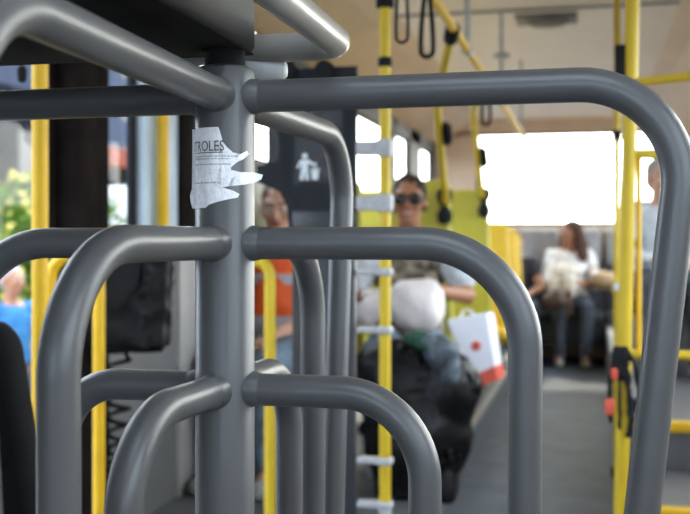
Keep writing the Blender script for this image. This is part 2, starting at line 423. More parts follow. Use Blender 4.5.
for v in tb.verts: v.co = onarc((v.co.x-mx)*.75 + px2s(227.5), zb0 + v.co.y, .0013)
lt = finish('lettering', tb, M['ink'], sk, smooth=False)
bm = nb()   # underline and worn rows of small print
def mark(a0, a1, z0, z1):
    n = max(1, int((a1-a0)/.003)); prev = None
    for i in range(n+1):
        a = a0 + (a1-a0)*i/n; pr = (bm.verts.new(onarc(a, z0, .0013)), bm.verts.new(onarc(a, z1, .0013)))
        if prev: bm.faces.new((prev[0], pr[0], pr[1], prev[1]))
        prev = pr
mark(px2s(197)*1.2, px2s(226.5), py2z(153), py2z(152.2))
finish('underline', bm, M['ink'], sk, smooth=False)
bm = nb()
for row, x1 in ((157, 240), (159.5, 234), (165, 232), (183.5, 224)):
    a = -.040
    while a < px2s(x1):
        wd = R.uniform(.0012, .0034); h = R.uniform(.0011, .0019)
        mark(a, a+wd, py2z(row), py2z(row)+h); a += wd + R.uniform(.0004, .0014)
finish('small_print', bm, M['fadedink'], sk, smooth=False)

# fare housing above the post
hd = thing('turnstile_housing', 'dark grey box housing set on top of the turnstile post, with tube guard', 'housing', (-.56, .85, 1.424))
bm = nb(); box(bm, (-.78,.42,1.4262), (-.397,1.222,1.66), .010, 3); finish('casing', bm, M['head'], hd)
bm = nb(); box(bm, (-.777,.425,1.4245), (-.400,1.219,1.4275), .001); box(bm, (-.70,.55,1.4225), (-.50,1.02,1.4255), .001)
for x, y in ((-.74,1.17),(-.44,1.17),(-.74,.5),(-.44,.5)): cyl(bm, (x,y,1.4215), (x,y,1.4255), .008, seg=12)
finish('bottom_tray', bm, M['under'], hd)
gz = 1.447
gp = fillet([(-.62,1.20,gz), (-.62,1.295,gz), (-.309,1.295,gz), (-.309,.50,gz), (-.41,.50,gz)], [.04,.035,.05], 10)
bm = nb(); sweep(bm, gp, .0185, 24); finish('guard_tube', bm, M['guard'], hd)
bm = nb(); a = W(246,70,1.36); b = W(288,70,1.36); d = (b-a).normalized(); sweep(bm, [a, b-d*.012, b-d*.005, b-d*.001, b], [.0145,.0145,.0125,.008,.001], 20)
box(bm, a+Vector((-.01,-.008,.005)), a+Vector((.012,.008,.05))); finish('bearing_cap', bm, M['cap'], hd)  # pale round-ended bearing cap below the guard tube, gives no light

# ================================================================== POLES AND RAILS
def pole(label, pts, r, m, name='grab_pole', fr=.05, group=None, collars=(), cat='pole', seg=18):
    pts = [Vector(p) for p in pts]
    base = min(pts, key=lambda p: p.z)
    t = thing(name, label, cat, base, 0, group)
    bm = nb(); sweep(bm, fillet(pts, fr) if len(pts) > 2 else pts, r, seg); finish('tube', bm, m, t)
    for (c, h, rr, mm) in collars:
        c = Vector(c); bm = nb(); cyl(bm, c-Vector((0,0,h/2)), c+Vector((0,0,h/2)), rr, bev=.003); finish('collar', bm, mm, t)
    return t
def vpole(label, px, t, z0, z1, r, m, **kw):
    p = W(px, 240, t)
    return pole(label, [(p.x,p.y,z0), (p.x,p.y,z1)], r, m, **kw)
p = W(40, 240, 2.3)
vpole('thick yellow pole standing just inside the glazed front door', 40, 2.3, 0, 2.40, .0178, M['yellow'], collars=[((p.x,p.y,.02),.04,.03,M['alu'])])
# yellow bar on the pale pillar
q0 = onX(163, 250, XL+.045); q = Vector((q0.x, q0.y, 0))
gb = thing('grab_bar', 'yellow vertical grab bar mounted on the pale blue wall pillar', 'grab bar', (q.x,q.y,1.2))
bm = nb(); cyl(bm, (q.x,q.y,1.19), (q.x,q.y,2.02), .0225, bev=.004); finish('bar', bm, M['yellow'], gb)
for z in (1.22, 1.98):
    bm = nb(); cyl(bm, (XL+.005,q.y,z), (q.x,q.y,z), .012); finish('bracket', bm, M['yellow'], gb)
# inverted-U rails
a = W(51, 240, 2.9); b = W(99, 240, 2.9)
pole('low yellow hoop rail beside the dark door post', [(a.x,a.y,0),(a.x,a.y,1.155),(b.x,b.y,1.155),(b.x,b.y,0)], .0165, M['yellow'], 'hoop_rail', .06, cat='rail')
a = onY(216, 240, 2.86); b = onY(270, 240, 2.86)
pole('yellow hoop rail with rounded top right behind the turnstile post', [(a.x,a.y,0),(a.x,a.y,1.14),(b.x,b.y,1.14),(b.x,b.y,0)], .0165, M['yellow2'], 'hoop_rail', .045, cat='rail')
# smoked partition with pictogram, and the pole that carries it
PY = 2.95
def bX(px): return onY(px, 240, PY).x
sp = thing('partition_screen', 'smoked dark screen with white litter pictogram, behind the turnstile', 'partition', (bX(325), PY, 0))
x0, x1, xl = bX(266), bX(356), bX(293)
bm = nb()
ol = [(bX(p), CAMZ+(HY-y)/FPX*tY(p, PY)) for p, y in ((268,70),(357,66),(357,235),(290,235),(287,206),(280,192),(257,182),(257,166),(268,164))]
lo = [bm.verts.new((x,PY-.005,z)) for x,z in ol]; hi = [bm.verts.new((x,PY+.005,z)) for x,z in ol]
bm.faces.new(lo); bm.faces.new(hi[::-1])
for i in range(len(ol)): bm.faces.new((lo[i],lo[(i+1)%len(ol)],hi[(i+1)%len(ol)],hi[i]))
finish('smoked_pane', bm, M['smoked'], sp, smooth=False)
bm = nb(); box(bm, (xl,PY-.012,1.215), (x1,PY+.012,1.285), .006); finish('lower_rail', bm, M['smokeframe'], sp)
bm = nb(); box(bm, (xl,PY-.014,.0), (x1,PY+.014,1.22), .006); finish('lower_panel', bm, M['panel'], sp)
for px in (288, 325):
    bm = nb(); c = onY(px, 66, PY); cyl(bm, (c.x,PY-.02,1.69), (c.x,PY+.02,1.69), .03, bev=.004); finish('top_clamp', bm, M['rubber'], sp)
# pictogram: figure dropping litter into a bin
bm = nb(); yy = PY-.0075
def poly(pts):
    vs = [onY(x, y, yy) for x, y in pts]
    lo = [bm.verts.new((v.x, yy-.0006, v.z)) for v in vs]; hi = [bm.verts.new((v.x, yy+.0006, v.z)) for v in vs]
    n = len(vs); bm.faces.new(lo); bm.faces.new(hi[::-1])
    for i in range(n): bm.faces.new((lo[i], lo[(i+1)%n], hi[(i+1)%n], hi[i]))
poly([(304.8+2.7*math.cos(k*PI/8), 156.0+2.7*math.sin(k*PI/8)) for k in range(16)])
poly([(300.5,159.8),(308.5,159.6),(313.5,163.2),(316.2,162.6),(316.4,165),(312.8,165.6),(307.8,163.4),(308,169),(309,180),(305.6,180),(304.8,170.5),(303.4,180),(299.8,180),(301.4,168),(301.2,163.5),(298.4,168.5),(296.6,167.6)])
poly([(311,170),(319,170),(317.8,179.6),(312.2,179.6)]); poly([(310.4,168.2),(319.6,168.2),(319.6,169.3),(310.4,169.3)])
poly([(314.2,165.8),(316.2,165.6),(316.4,167.4),(314.4,167.6)])
pg = finish('pictogram', bm, M['white'], sp, smooth=False); pg['label'] = 'white pictogram of a figure dropping litter into a bin'
pp = onY(385, 240, PY)
mp = thing('grab_pole', 'slim yellow floor-to-ceiling pole in front of the woman in sunglasses', 'pole', (pp.x,pp.y,0))
bm = nb(); cyl(bm, (pp.x,pp.y,0), (pp.x,pp.y,ZC), .0165); finish('tube', bm, M['yellow2'], mp)
for y in (3, 62): 
    z = CAMZ + (HY-y)/FPX*3.0; bm = nb(); cyl(bm, (pp.x,pp.y,z-.014), (pp.x,pp.y,z+.014), .026 if y == 3 else .02, bev=.004); finish('collar', bm, M['rubber'], mp)
bm = nb(); cyl(bm, (pp.x,pp.y,0), (pp.x,pp.y,.448), .0185, bev=.003); finish('sleeve', bm, M['clamp'], mp)
for y in (148, 203, 272, 330, 461, 505):
    z = CAMZ + (HY-y)/FPX*3.0; h = .026 if y < 250 else .011
    bm = nb(); box(bm, (x1+.004,PY-.02,z-h*.8), (pp.x-.012,PY+.02,z+h*.8), .005); box(bm, (pp.x-.024,PY-.024,z-h), (pp.x+.022,PY+.024,z+h), .008)
    finish('clamp', bm, M['clamp'], mp)
# right side: barrier frame
B0 = W(630, 240, 2.9); top = W(635, 240, 2.9); bot = W(622, 514, 2.9)
br = thing('barrier_frame', 'yellow tube barrier frame at the right edge of the aisle', 'barrier', (bot.x,bot.y,0))
e = (B0-bot); zt = ZC-.002
def lean(z): 
    f = z/2.27; a = W(617,240,2.9); b = W(636,240,2.9); return Vector((a.x+(b.x-a.x)*f, a.y+(b.y-a.y)*f, z))
bm = nb(); sweep(bm, [lean(0), lean(1), lean(zt)], .0195, 18); finish('post', bm, M['yellow2'], br)
def rail(pts, r, nm='rail', m='yellow2', fr=.04):
    bm = nb(); sweep(bm, fillet(pts, fr) if len(pts) > 2 else [Vector(p) for p in pts], r, 16); finish(nm, bm, M[m], br)
z1_, z2_, z3_ = 1.437, .885, 1.634
rgt = lambda z, y=3.0: Vector((.93, lean(z).y+.02, z))
rail([lean(z1_), rgt(z1_)], .0135); rail([lean(z2_), rgt(z2_)], .0135); rail([lean(z3_), Vector((.93, 2.55, z3_))], .012)
c = lean(1.1)
for dx in (.034, .30, .55): rail([(c.x+dx, c.y+.01, z2_), (c.x+dx, c.y+.01, z1_)], .0075, 'upright', 'yellow')
bm = nb(); k = lean(1.72); box(bm, (k.x-.045,k.y-.015,k.z-.10), (k.x-.016,k.y+.015,k.z+.02), .005); finish('latch', bm, M['rubber'], br)
bm = nb(); k = lean(ZC-.03); cyl(bm, k, k+Vector((0,0,.03)), .035, bev=.004); finish('ceiling_flange', bm, M['alu'], br)
q = W(617, 240, 5.3)
p2 = vpole('thin yellow pole with a small added glint box, standing beyond the barrier frame', 617, 5.3, 0, ZC, .0165, M['yellow2'], collars=[((q.x,q.y,1.73),.05,.024,M['rubber']), ((q.x,q.y,.03),.05,.03,M['rubber'])])
bt = thing('glint_box', 'small added box with a white disc for a bright reflection on the thin pole', 'glint box', (q.x,q.y-.03,.96))
bm = nb(); box(bm, (q.x-.025,q.y-.045,.93), (q.x+.025,q.y-.0165,1.0), .008); finish('case', bm, M['yellow2'], bt)
bm = nb(); cyl(bm, (q.x,q.y-.043,.965), (q.x,q.y-.054,.965), .02, bev=.003); finish('glint_disc', bm, M['white'], bt)  # added box; the white disc is a small bright reflection put into colour
# harness with coral buckles on the frame post
hb = W(619, 385, 2.98); hb = lean(.79) + Vector((-.012,-.022,0))
hn = thing('belt_harness', 'black belt harness with coral red buckles hanging on the barrier frame', 'harness', hb)
bm = nb()
for dx, dz, w in ((-.024,0,.0065),(.000,-.02,.007),(.026,-.04,.009),(.044,.03,.0065)):
    pts = [hb+Vector((dx*.4,0,.12)), hb+Vector((dx,-.012,.03+dz)), hb+Vector((dx*1.2,-.016,-.04+dz)), hb+Vector((dx*.9,-.006,-.09+dz))]
    sweep(bm, fillet(pts, .03, 5), w, 10)
solid('strap', bm, M['rubber'], hn, .004, 2, .006, .03, local=False)
for dx, z, s in ((-.026,-.045,.013),(-.014,.045,.009)):
    bm = nb(); c = hb+Vector((dx,-.02,z)); box(bm, c-Vector((s,.008,s*1.7)), c+Vector((s,.008,s*1.7)), .006); finish('buckle', bm, M['red'], hn)
# overhead rail with hangers and straps
RX, RZ = -.476, 1.95
orl = thing('overhead_rail', 'yellow overhead handrail running along the ceiling above the seats', 'handrail', (RX, 1.0, RZ))
bm = nb(); sweep(bm, [(RX, 1.0, RZ), (RX, 9.6, RZ)], .0165, 18); finish('rail', bm, M['yellow'], orl)
for y in (1.6, 4.15, 5.75, 7.4):
    bm = nb(); cyl(bm, (RX,y,RZ+.005), (RX,y,ZC), .011); cyl(bm, (RX,y,RZ+.24), (RX,y,RZ+.265), .045, bev=.006); cyl(bm, (RX,y-.035,RZ), (RX,y+.035,RZ), .022, bev=.003)
    finish('hanger', bm, M['clamp'], orl)
def strap(label, px, py, L, wide):
    p = onX(px, py, RX); Y = p.y
    s = thing('hanging_strap', label, 'strap', (RX, Y, RZ-L), 0, 'hanging straps on the overhead rail')
    w = .019 if wide else .016
    bm = nb(); pts = []
    n = 24
    for k in range(n+1):
        f = k/n
        if f < .5: x = -w*(.25+.75*math.sin(f*PI)**1) ; z = RZ-.0 - (L-w)*f*2
        else: x = w*(.25+.75*math.sin(f*PI)); z = RZ - (L-w)*(1-f)*2
        pts.append(Vector((RX+x, Y, z)))
    mid = [Vector((RX-w*math.cos(a), Y, RZ-(L-w)-w*math.sin(a))) for a in [PI*k/8 for k in range(1,8)]]
    pts = pts[:n//2] + mid + pts[n//2+1:]
    sweep(bm, pts, .0075 if wide else .0045, 10); finish('loop', bm, M['rubber'], s)
    bm = nb(); cyl(bm, (RX,Y-.018,RZ), (RX,Y+.018,RZ), .023, bev=.003); finish('rail_ring', bm, M['rubber'], s)
strap('thin black strap loop hanging nearest on the overhead rail', 402, -50, .24, False)
strap('wide black strap loop hanging second nearest on the overhead rail', 427, -12, .205, True)
strap('small black strap loop hanging farther along the overhead rail, past second hanger', 486, 78, .215, True)
# seat poles leaning up to the rail
for (pb_, pm_, pr_, lab) in (((446,203,5.12), (437,103,4.45), 453, 'yellow leaning pole rising from the seat of the woman in sunglasses'), ((482,196,6.0), (473,112,5.5), 487, 'yellow leaning pole rising from the second row of yellow seats')):
    b = W(*pb_); mid = W(*pm_); tp = onX(pr_, 40, RX); tp.z = RZ
    pt = thing('seat_pole', lab, 'pole', b)
    bm = nb(); sweep(bm, fillet([b, mid, tp], .2, 8), .0165, 16); finish('tube', bm, M['yellow2'], pt)
    u = (tp-mid).normalized()
    bm = nb(); cyl(bm, tp-u*.10, tp-u*.0, .027, bev=.005); finish('clamp', bm, M['rubber'], pt)
    g = b + (mid-b)*(.72 if pr_ < 470 else .48); v = (mid-b).normalized()
    bm = nb(); sweep(bm, [g+Vector((.026,0,0))+v*.085, g+Vector((.032,0,0))+v*.05, g+Vector((.032,0,0))-v*.05, g+Vector((.026,0,0))-v*.085], [.006,.024,.024,.006], 14); finish('stop_buzzer', bm, M['rubber'], pt)
# ceiling vent
v0 = W(550, 18, 5.91)
cv = thing('ceiling_vent', 'round dark grey vent fixed to the ceiling over the aisle', 'vent', (v0.x,v0.y,ZC))
bm = nb(); box(bm, (v0.x-.19,v0.y-.14,ZC-.014), (v0.x+.15,v0.y+.14,ZC+.002), .006); finish('plate', bm, M['lampgrey'], cv)
bm = nb(); sweep(bm, [(v0.x-.015,v0.y,ZC-z) for z in (.01,.03,.042,.048)], [.125,.12,.095,.035], 28); finish('dome', bm, M['lampgrey'], cv)

# ================================================================== SEATS
def double_seat(label, loc, m, low=0.0):
    """two high-backed shells on one frame; faces -Y; origin on the platform under the cushion"""
    s = thing('double_seat', label, 'seat', loc, 0, 'double seats along the left windows')
    tilt = Matrix.Rotation(math.radians(-7), 3, 'X')
    for cx in (-.225, .225):
        bm = nb(); box(bm, (cx-.205,-.22,.37), (cx+.205,.22,.44), .03, 4); finish('cushion', bm, m, s, local=True)
        bm = nb(); box(bm, (-.215,-.03,-.48), (.215,.03,.48), .028, 4)
        for v in bm.verts:
            v.co.y -= .05*(v.co.x/.215)**2
            if v.co.z > .3: v.co.x *= 1-.55*((v.co.z-.3)/.2)**2*.6
            v.co = tilt @ v.co + Vector((cx, .27, .84-low/2))
            if low: v.co.z = .36 + (v.co.z-.36)*(1-low)
        finish('backrest', bm, m, s, local=True)
    bm = nb()
    for cx in (-.25, .25):
        cyl(bm, (cx,-.15,0), (cx,-.15,.38), .018); cyl(bm, (cx,.18,0), (cx,.18,.38), .018); cyl(bm, (cx,-.2,.365), (cx,.22,.365), .016)
    cyl(bm, (-.4,.1,.36), (.4,.1,.36), .016); finish('frame', bm, M['seatgrey'], s, local=True)
    if not low:
        bm = nb(); hz = 1.185 if label.startswith('yellow high') else 1.24
        sweep(bm, [(.384,.205,hz+d_) for d_ in (.09,.08,.04,.0,-.04,-.08,-.09)], [.008,.036,.040,.020,.040,.034,.008], 14)
        cyl(bm, (.384,.205,hz), (.384,.28,hz), .012)
        finish('grab_handle', bm, M['rubber'], s, local=True)
    return s
SX = -1.085
double_seat('yellow high-backed double seat on which the woman in sunglasses sits', (SX, 4.93, .18), M['seat'])
double_seat('yellow double seat directly behind the woman in sunglasses', (SX+.09, 5.98, .18), M['seat'])
double_seat('amber double seat third from the front along the windows', (SX+.13, 7.0, .18), M['seat2'], .13)
double_seat('amber double seat fourth from the front along the windows', (SX+.11, 8.0, .18), M['seat2'], .15)
double_seat('amber double seat in the row just ahead of the rear bench', (SX+.08, 9.0, .18), M['seat2'], .17)
# rear bench
rb = thing('rear_bench', 'dark rear bench seat across the back of the bus', 'bench', (-.3, 10.62, 0))
bm = nb(); box(bm, (XL+.03,10.30,.18), (.52,10.95,.40), .01); finish('plinth', bm, M['panel'], rb)
for i in range(5):
    x = XL+.04+i*.42
    bm = nb(); box(bm, (x,10.22,.40), (x+.41,10.80,.50), .03, 3); finish('cushion', bm, M['seatdark'], rb)
    bm = nb(); box(bm, (x,10.80,.45), (x+.41,10.92,.98), .03, 3); finish('backrest', bm, M['seatdark'], rb)
    bm = nb(); box(bm, (x+.02,10.785,.95), (x+.39,10.935,1.31), .04, 3); finish('headrest', bm, M['headgrey'], rb)
# right seats on the high platform
for (y, lab) in ((6.6, 'dark upholstered seat on the stepped platform behind the barrier frame'), (7.9, 'dark upholstered seat farther back on the stepped platform')):
    s = thing('platform_seat', lab, 'seat', (.55, y, .4), 0, 'seats on the stepped platform')
    bm = nb(); box(bm, (-.36,-.22,.36), (.36,.24,.46), .03, 3); finish('cushion', bm, M['seatdark'], s, local=True)
    bm = nb(); box(bm, (-.36,.22,.40), (.36,.31,1.05), .04, 3); finish('backrest', bm, M['seatdark'], s, local=True)
    bm = nb(); box(bm, (-.3,-.12,0), (.3,.2,.37), .01); finish('pedestal', bm, M['seatgrey'], s, local=True)
# black seat by the door
cs = W(-47, 240, 1.95)
bs = thing('attendant_seat', 'black padded seat back rising at the lower left beside the door', 'seat', (cs.x, cs.y, 0), YAW)
bm = nb(); box(bm, (-.185,-.05,.5), (.20,.05,1.05), .048, 5)
for v in bm.verts:
    if v.co.z > .6: v.co.x *= 1 - .5*((v.co.z-.6)/.475)**1.8
finish('backrest', bm, M['black'], bs, local=True)
bm = nb(); box(bm, (-.21,-.48,.44), (.21,-.02,.54), .035, 4); finish('cushion', bm, M['black'], bs, local=True)
bm = nb(); cyl(bm, (0,-.25,.03), (0,-.25,.45), .035); finish('pedestal', bm, M['seatgrey'], bs, local=True)
bm = nb(); cyl(bm, (0,-.25,0), (0,-.25,.035), .16, bev=.006, seg=32); finish('base_plate', bm, M['seatgrey'], bs, local=True)

# ================================================================== THINGS BY THE DOOR
pc = onX(124, 300, -1.47)
po = thing('pouch', 'black leather pouch with a flap hanging on the grey wall by the door', 'pouch', (pc.x,pc.y,.80))
rotp = Matrix.Rotation(math.radians(24), 3, 'Z')
bm = nb()
t = bmesh.new(); bmesh.ops.create_cube(t, size=1)
for v in t.verts:
    v.co = Vector((v.co.x*.325*(1.0 if v.co.z > 0 else .90), v.co.y*.13, v.co.z*.34))
bmesh.ops.bevel(t, geom=t.edges[:], offset=.02, segments=3, affect='EDGES')
for v in t.verts: v.co = rotp @ v.co + Vector((pc.x, pc.y, 1.01))
merge(bm, t)
for k in range(9):   # crumpled seam
    z = .86+k*.035; ell(bm, Vector((pc.x,pc.y,z)) + rotp @ Vector((.065+.008*math.sin(k*2.1),-.064,0)), (.012,.010,.017), seg=8, rings=6)
solid('body', bm, M['leather'], po, .007, 3, .010, .05, local=False)
bm = nb()
t = bmesh.new(); vs = [(-.166,-.078,.19),(.06,-.078,.19),(.045,-.082,.05),(-.02,-.088,-.03),(-.158,-.082,.04)]
lo = [t.verts.new(Vector((x,y,z))) for x,y,z in vs]; hi = [t.verts.new(Vector((x,y+.012,z))) for x,y,z in vs]
t.faces.new(lo); t.faces.new(hi[::-1])
for i in range(5): t.faces.new((lo[i],lo[(i+1)%5],hi[(i+1)%5],hi[i]))
for v in t.verts: v.co = rotp @ v.co + Vector((pc.x,pc.y,1.01))
merge(bm, t); finish('flap', bm, M['leather'], po)
bm = nb(); sweep(bm, [Vector((pc.x,pc.y,1.17)), Vector((XL+.035,pc.y+.02,1.165))], .012, 10); finish('strap', bm, M['leather'], po)
cc = onX(119, 350, XL+.05)
cd = thing('coiled_cord', 'black coiled cord dangling below the leather pouch', 'cord', (cc.x,cc.y,.3))
bm = nb(); pts = []
N = 150
for k in range(N+1):
    f = k/N; z = .80 - f*.44; a = f*2*PI*8; r = .040
    pts.append(Vector((cc.x + r*math.cos(a)*.9 - .04*max(0,f-.7), cc.y + r*math.sin(a), z)))
pts = [Vector((cc.x,cc.y,.86))] + pts + [pts[-1]+Vector((-.05,0,-.03)), pts[-1]+Vector((-.06,0,.03))]
sweep(bm, pts, .0072, 8); finish('cord', bm, M['rubber'], cd)
# little strap knob hanging at the door header
kx = W(22, 74, 2.45)
kn = thing('knob_cord', 'small black knob on a cord hanging against the door glass', 'knob', kx)
bm = nb(); caps(bm, kx+Vector((0,0,.008)), kx-Vector((0,0,.010)), .012, .011); finish('knob', bm, M['rubber'], kn)
bm = nb(); cyl(bm, kx, (kx.x,kx.y,2.33), .003, seg=8); finish('cord', bm, M['rubber'], kn)

# ================================================================== PEOPLE
def rotz(a): return Matrix.Rotation(a, 3, 'Z')
def hand(bm, w, d, n, side, curl, s=1.0):
    """palm, four unequal bent fingers and a thumb; d along the hand, n out of the palm"""
    d = Vector(d).normalized(); n = Vector(n); n = (n - d*n.dot(d)).normalized(); a = d.cross(n)*side
    M3 = Matrix((a, d, n)).transposed()
    ell(bm, Vector(w)+d*.048*s, (.038*s,.052*s,.016*s), M3, 12, 8)
    for i, (off, L) in enumerate(((-.031,.060),(-.0105,.075),(.0105,.080),(.031,.070))):
        p = Vector(w) + d*.086*s + a*off*s; ang = curl*.35; dd = (d + a*off*2).normalized()
        for seg_, fr in enumerate((.46,.30,.24)):
            v = (dd*math.cos(ang) + n*math.sin(ang)); q = p + v*L*fr*s
            caps(bm, p, q, (.0083-.0007*seg_)*s, (.0078-.0007*seg_)*s, 8); p = q; ang += curl*.55
    p = Vector(w) + d*.028*s + a*.026*s
    v = (d*.62 + a*.72 + n*.25).normalized(); q = p + v*.040*s; caps(bm, p, q, .012*s, .0098*s, 8)
    v = (d*.85 + a*.28 + n*.45).normalized(); caps(bm, q, q+v*.030*s, .0095*s, .0080*s, 8)
def person(label, loc, rz, J, skin, hair, top, legs, group=None, hairstyle='short', glasses=False, vest=False, sleeve=1.0, topname='shirt', female=False, smile=False):
    P = thing('person', label, 'person', loc, rz, group)
    V = lambda k: Vector(J[k])
    body = nb()
    pel, che, neck, hd_ = V('pelvis'), V('chest'), V('neck'), V('head')
    ell(body, pel, (.165,.12,.12)); caps(body, pel, che-Vector((0,0,.05)), .12, .13); ell(body, che, (.155,.105,.15)); caps(body, che+Vector((0,0,.08)), neck, .07, .058); caps(body, neck, hd_-Vector((0,0,.05)), .056, .052)
    sh = {}
    for s, k in ((-1,'r'),(1,'l')):
        S, E, Wr = V('sh_'+k), V('el_'+k), V('wr_'+k); sh[k] = S
        caps(body, che+Vector((s*.06,0,.12)), S, .06, .052); caps(body, S, E, .050, .040); caps(body, E, Wr, .041, .027)
        hdv = V('hd_'+k) if 'hd_'+k in J else (Wr-E); hn = V('hn_'+k) if 'hn_'+k in J else Vector((0,0,-1))
        hand(body, Wr, hdv, hn, 1 if k == 'r' else -1, J.get('curl',.6))
        H, K, A, T = V('hip_'+k), V('kn_'+k), V('an_'+k), V('to_'+k)
        caps(body, pel, H, .11, .088); caps(body, H, K, .083, .058); caps(body, K, K+(A-K)*.35, .058, .057); caps(body, K+(A-K)*.35, A, .057, .037); caps(body, A, T, .037, .03)
    # head, in a turned frame
    hy, hp = J.get('yaw',0), J.get('pitch',0)
    RM = rotz(hy) @ Matrix.Rotation(hp, 3, 'X')
    h = lambda x, y, z: hd_ + RM @ Vector((x,y,z))
    ell(body, h(0,.018,.03), (.074,.092,.092), RM, 24, 18); ell(body, h(0,-.012,-.035), (.060,.072,.078), RM, 20, 14)
    ell(body, h(0,-.052,-.082), (.030,.028,.026), RM); ell(body, h(0,-.062,.034), (.056,.022,.018), RM)
    for s in (-1,1):
        ell(body, h(s*.040,-.060,-.018), (.024,.022,.026), RM); ell(body, h(s*.075,.012,-.002), (.012,.022,.034), RM)
    caps(body, h(0,-.078,.022), h(0,-.100,-.018), .009, .0135); 
    for s in (-1,1): ell(body, h(s*.013,-.090,-.022), (.010,.011,.009), RM)
    ell(body, h(0,-.082,-.050), (.026,.010,.010), RM)
    solid('body', body, skin, P, .0058, 3)
    # features
    for s in (-1,1):
        bm = nb(); ell(bm, h(s*.031,-.0745,.012), (.0145,.010,.0095), RM); finish('eye', bm, M['eyewhite'], P, local=True)
        bm = nb(); ell(bm, h(s*.031,-.083,.012), (.0062,.003,.0062), RM); finish('iris', bm, M['iris'], P.children[-1], local=True)
        bm = nb(); ell(bm, h(s*.032,-.081,.036), (.020,.006,.0045), RM); finish('eyebrow', bm, hair, P, local=True)
    bm = nb(); ell(bm, h(0,-.0905,-.045), (.025,.0065,.0055), RM); ell(bm, h(0,-.0900,-.056), (.022,.007,.0062), RM); finish('lips', bm, M['lips'], P, local=True)
    if smile:
        bm = nb(); ell(bm, h(0,-.0945,-.0505), (.019,.0035,.0045), RM); finish('teeth', bm, M['teeth'], P, local=True)
    # hair
    bm = nb()
    ell(bm, h(0,.030,.052), (.083,.092,.082), RM, 20, 14); ell(bm, h(0,.060,.0), (.074,.060,.075), RM, 20, 14)
    if hairstyle == 'long':
        for s in (-1,1): ell(bm, h(s*.05,.045,.04), (.065,.075,.075), RM); caps(bm, h(s*.075,.045,.02), h(s*.100,.05,-.13), .052, .066); ell(bm, h(s*.105,.045,-.20), (.062,.062,.09), RM)
        caps(bm, h(0,.075,0), h(0,.085,-.20), .065, .07)
    elif hairstyle == 'tied':
        ell(bm, h(0,.125,.03), (.040,.040,.040), RM)
        for s in (-1,1): caps(bm, h(s*.070,.01,.03), h(s*.074,.03,-.04), .016, .012)
    solid('hair', bm, hair, P, .006, 2, .006, .022)
    if glasses:
        bm = nb()
        for s in (-1,1): ell(bm, h(s*.036,-.092,.012), (.034,.010,.027), RM, 20, 12)
        g = finish('sunglasses', bm, M['lens'], P, local=True); g['label'] = 'dark sunglasses'
        bm = nb(); cyl(bm, h(-.015,-.098,.020), h(.015,-.098,.020), .005, seg=10)
        for s in (-1,1): sweep(bm, [h(s*.066,-.086,.020), h(s*.080,-.04,.018), h(s*.083,.02,.012)], .004, 8)
        finish('frame', bm, M['lens'], g, local=True)
    # clothes
    bm = nb(); g = .014
    ell(bm, pel+Vector((0,0,.06)), (.175,.135,.10)); caps(bm, pel+Vector((0,0,.05)), che-Vector((0,0,.05)), .142, .142); ell(bm, che+Vector((0,-.005,.01)), (.172,.125,.155))
    if female:
        for s in (-1,1): ell(bm, che+Vector((s*.075,-.10,-.01)), (.07,.055,.065))
    for s, k in ((-1,'r'),(1,'l')):
        S, E, Wr = V('sh_'+k), V('el_'+k), V('wr_'+k)
        caps(bm, che+Vector((s*.05,0,.105)), S, .070, .066)
        if sleeve <= 1: caps(bm, S, S+(E-S)*max(.3,sleeve), .066, .058)
        else: caps(bm, S, E, .064, .055); caps(bm, E, E+(Wr-E)*(sleeve-1), .055, .042)
    solid(topname, bm, top, P, .010, 4, .010, .06)
    if vest:
        bm = nb(); ell(bm, che+Vector((0,-.005,.01)), (.19,.142,.165)); caps(bm, pel+Vector((0,0,.20)), che, .165, .165)
        for s in (-1,1): caps(bm, che+Vector((s*.06,0,.11)), che+Vector((s*.12,0,.13)), .078, .07)
        vo = solid('safety_vest', bm, M['vest'], P, .010, 4, .006, .06)
        for z in (.01, -.17):
            bm = nb(); c = che+Vector((0,-.005,z)); n = 40
            r0 = [bm.verts.new(c+Vector((.186*math.cos(2*PI*i/n),.178*math.sin(2*PI*i/n)*(.86 if z > -.1 else 1),-.022))) for i in range(n)]
            r1 = [bm.verts.new(v.co+Vector((0,0,.044))) for v in r0]
            r2 = [bm.verts.new(c+(v.co-c)*.9) for v in r0]; r3 = [bm.verts.new(v.co+Vector((0,0,.044))) for v in r2]
            for i in range(n):
                j = (i+1)%n
                bm.faces.new((r0[i],r0[j],r1[j],r1[i])); bm.faces.new((r2[i],r3[i],r3[j],r2[j])); bm.faces.new((r1[i],r1[j],r3[j],r3[i])); bm.faces.new((r0[i],r2[i],r2[j],r0[j]))
            for v in bm.verts: v.co.x = c.x+(v.co.x-c.x)*1.06; v.co.y = c.y+(v.co.y-c.y)*1.04
            finish('reflective_band', bm, M['strip'], vo, local=True)
    bm = nb(); ell(bm, pel, (.178,.135,.12))
    for k in 'rl':
        H, K, A = V('hip_'+k), V('kn_'+k), V('an_'+k)
        caps(bm, pel, H, .12, .098); caps(bm, H, K, .095, .070); caps(bm, K, A+(K-A)*.05, .070, .056)
    solid('trousers', bm, legs, P, .011, 4, .010, .06)
    for k in 'rl':
        A, T = V('an_'+k), V('to_'+k); bm = nb()
        caps(bm, A-Vector((0,0,.03)), T-Vector((0,0,.002)), .043, .038); u = (T-A); u.z = 0; u.normalize(); ell(bm, A-u*.03-Vector((0,0,.03)), (.04,.04,.035))
        for v in bm.verts: v.co.z = max(v.co.z, J.get('floor',0)+.001)
        solid('shoe', bm, M['shoe'], P, .007, 3)
    return P
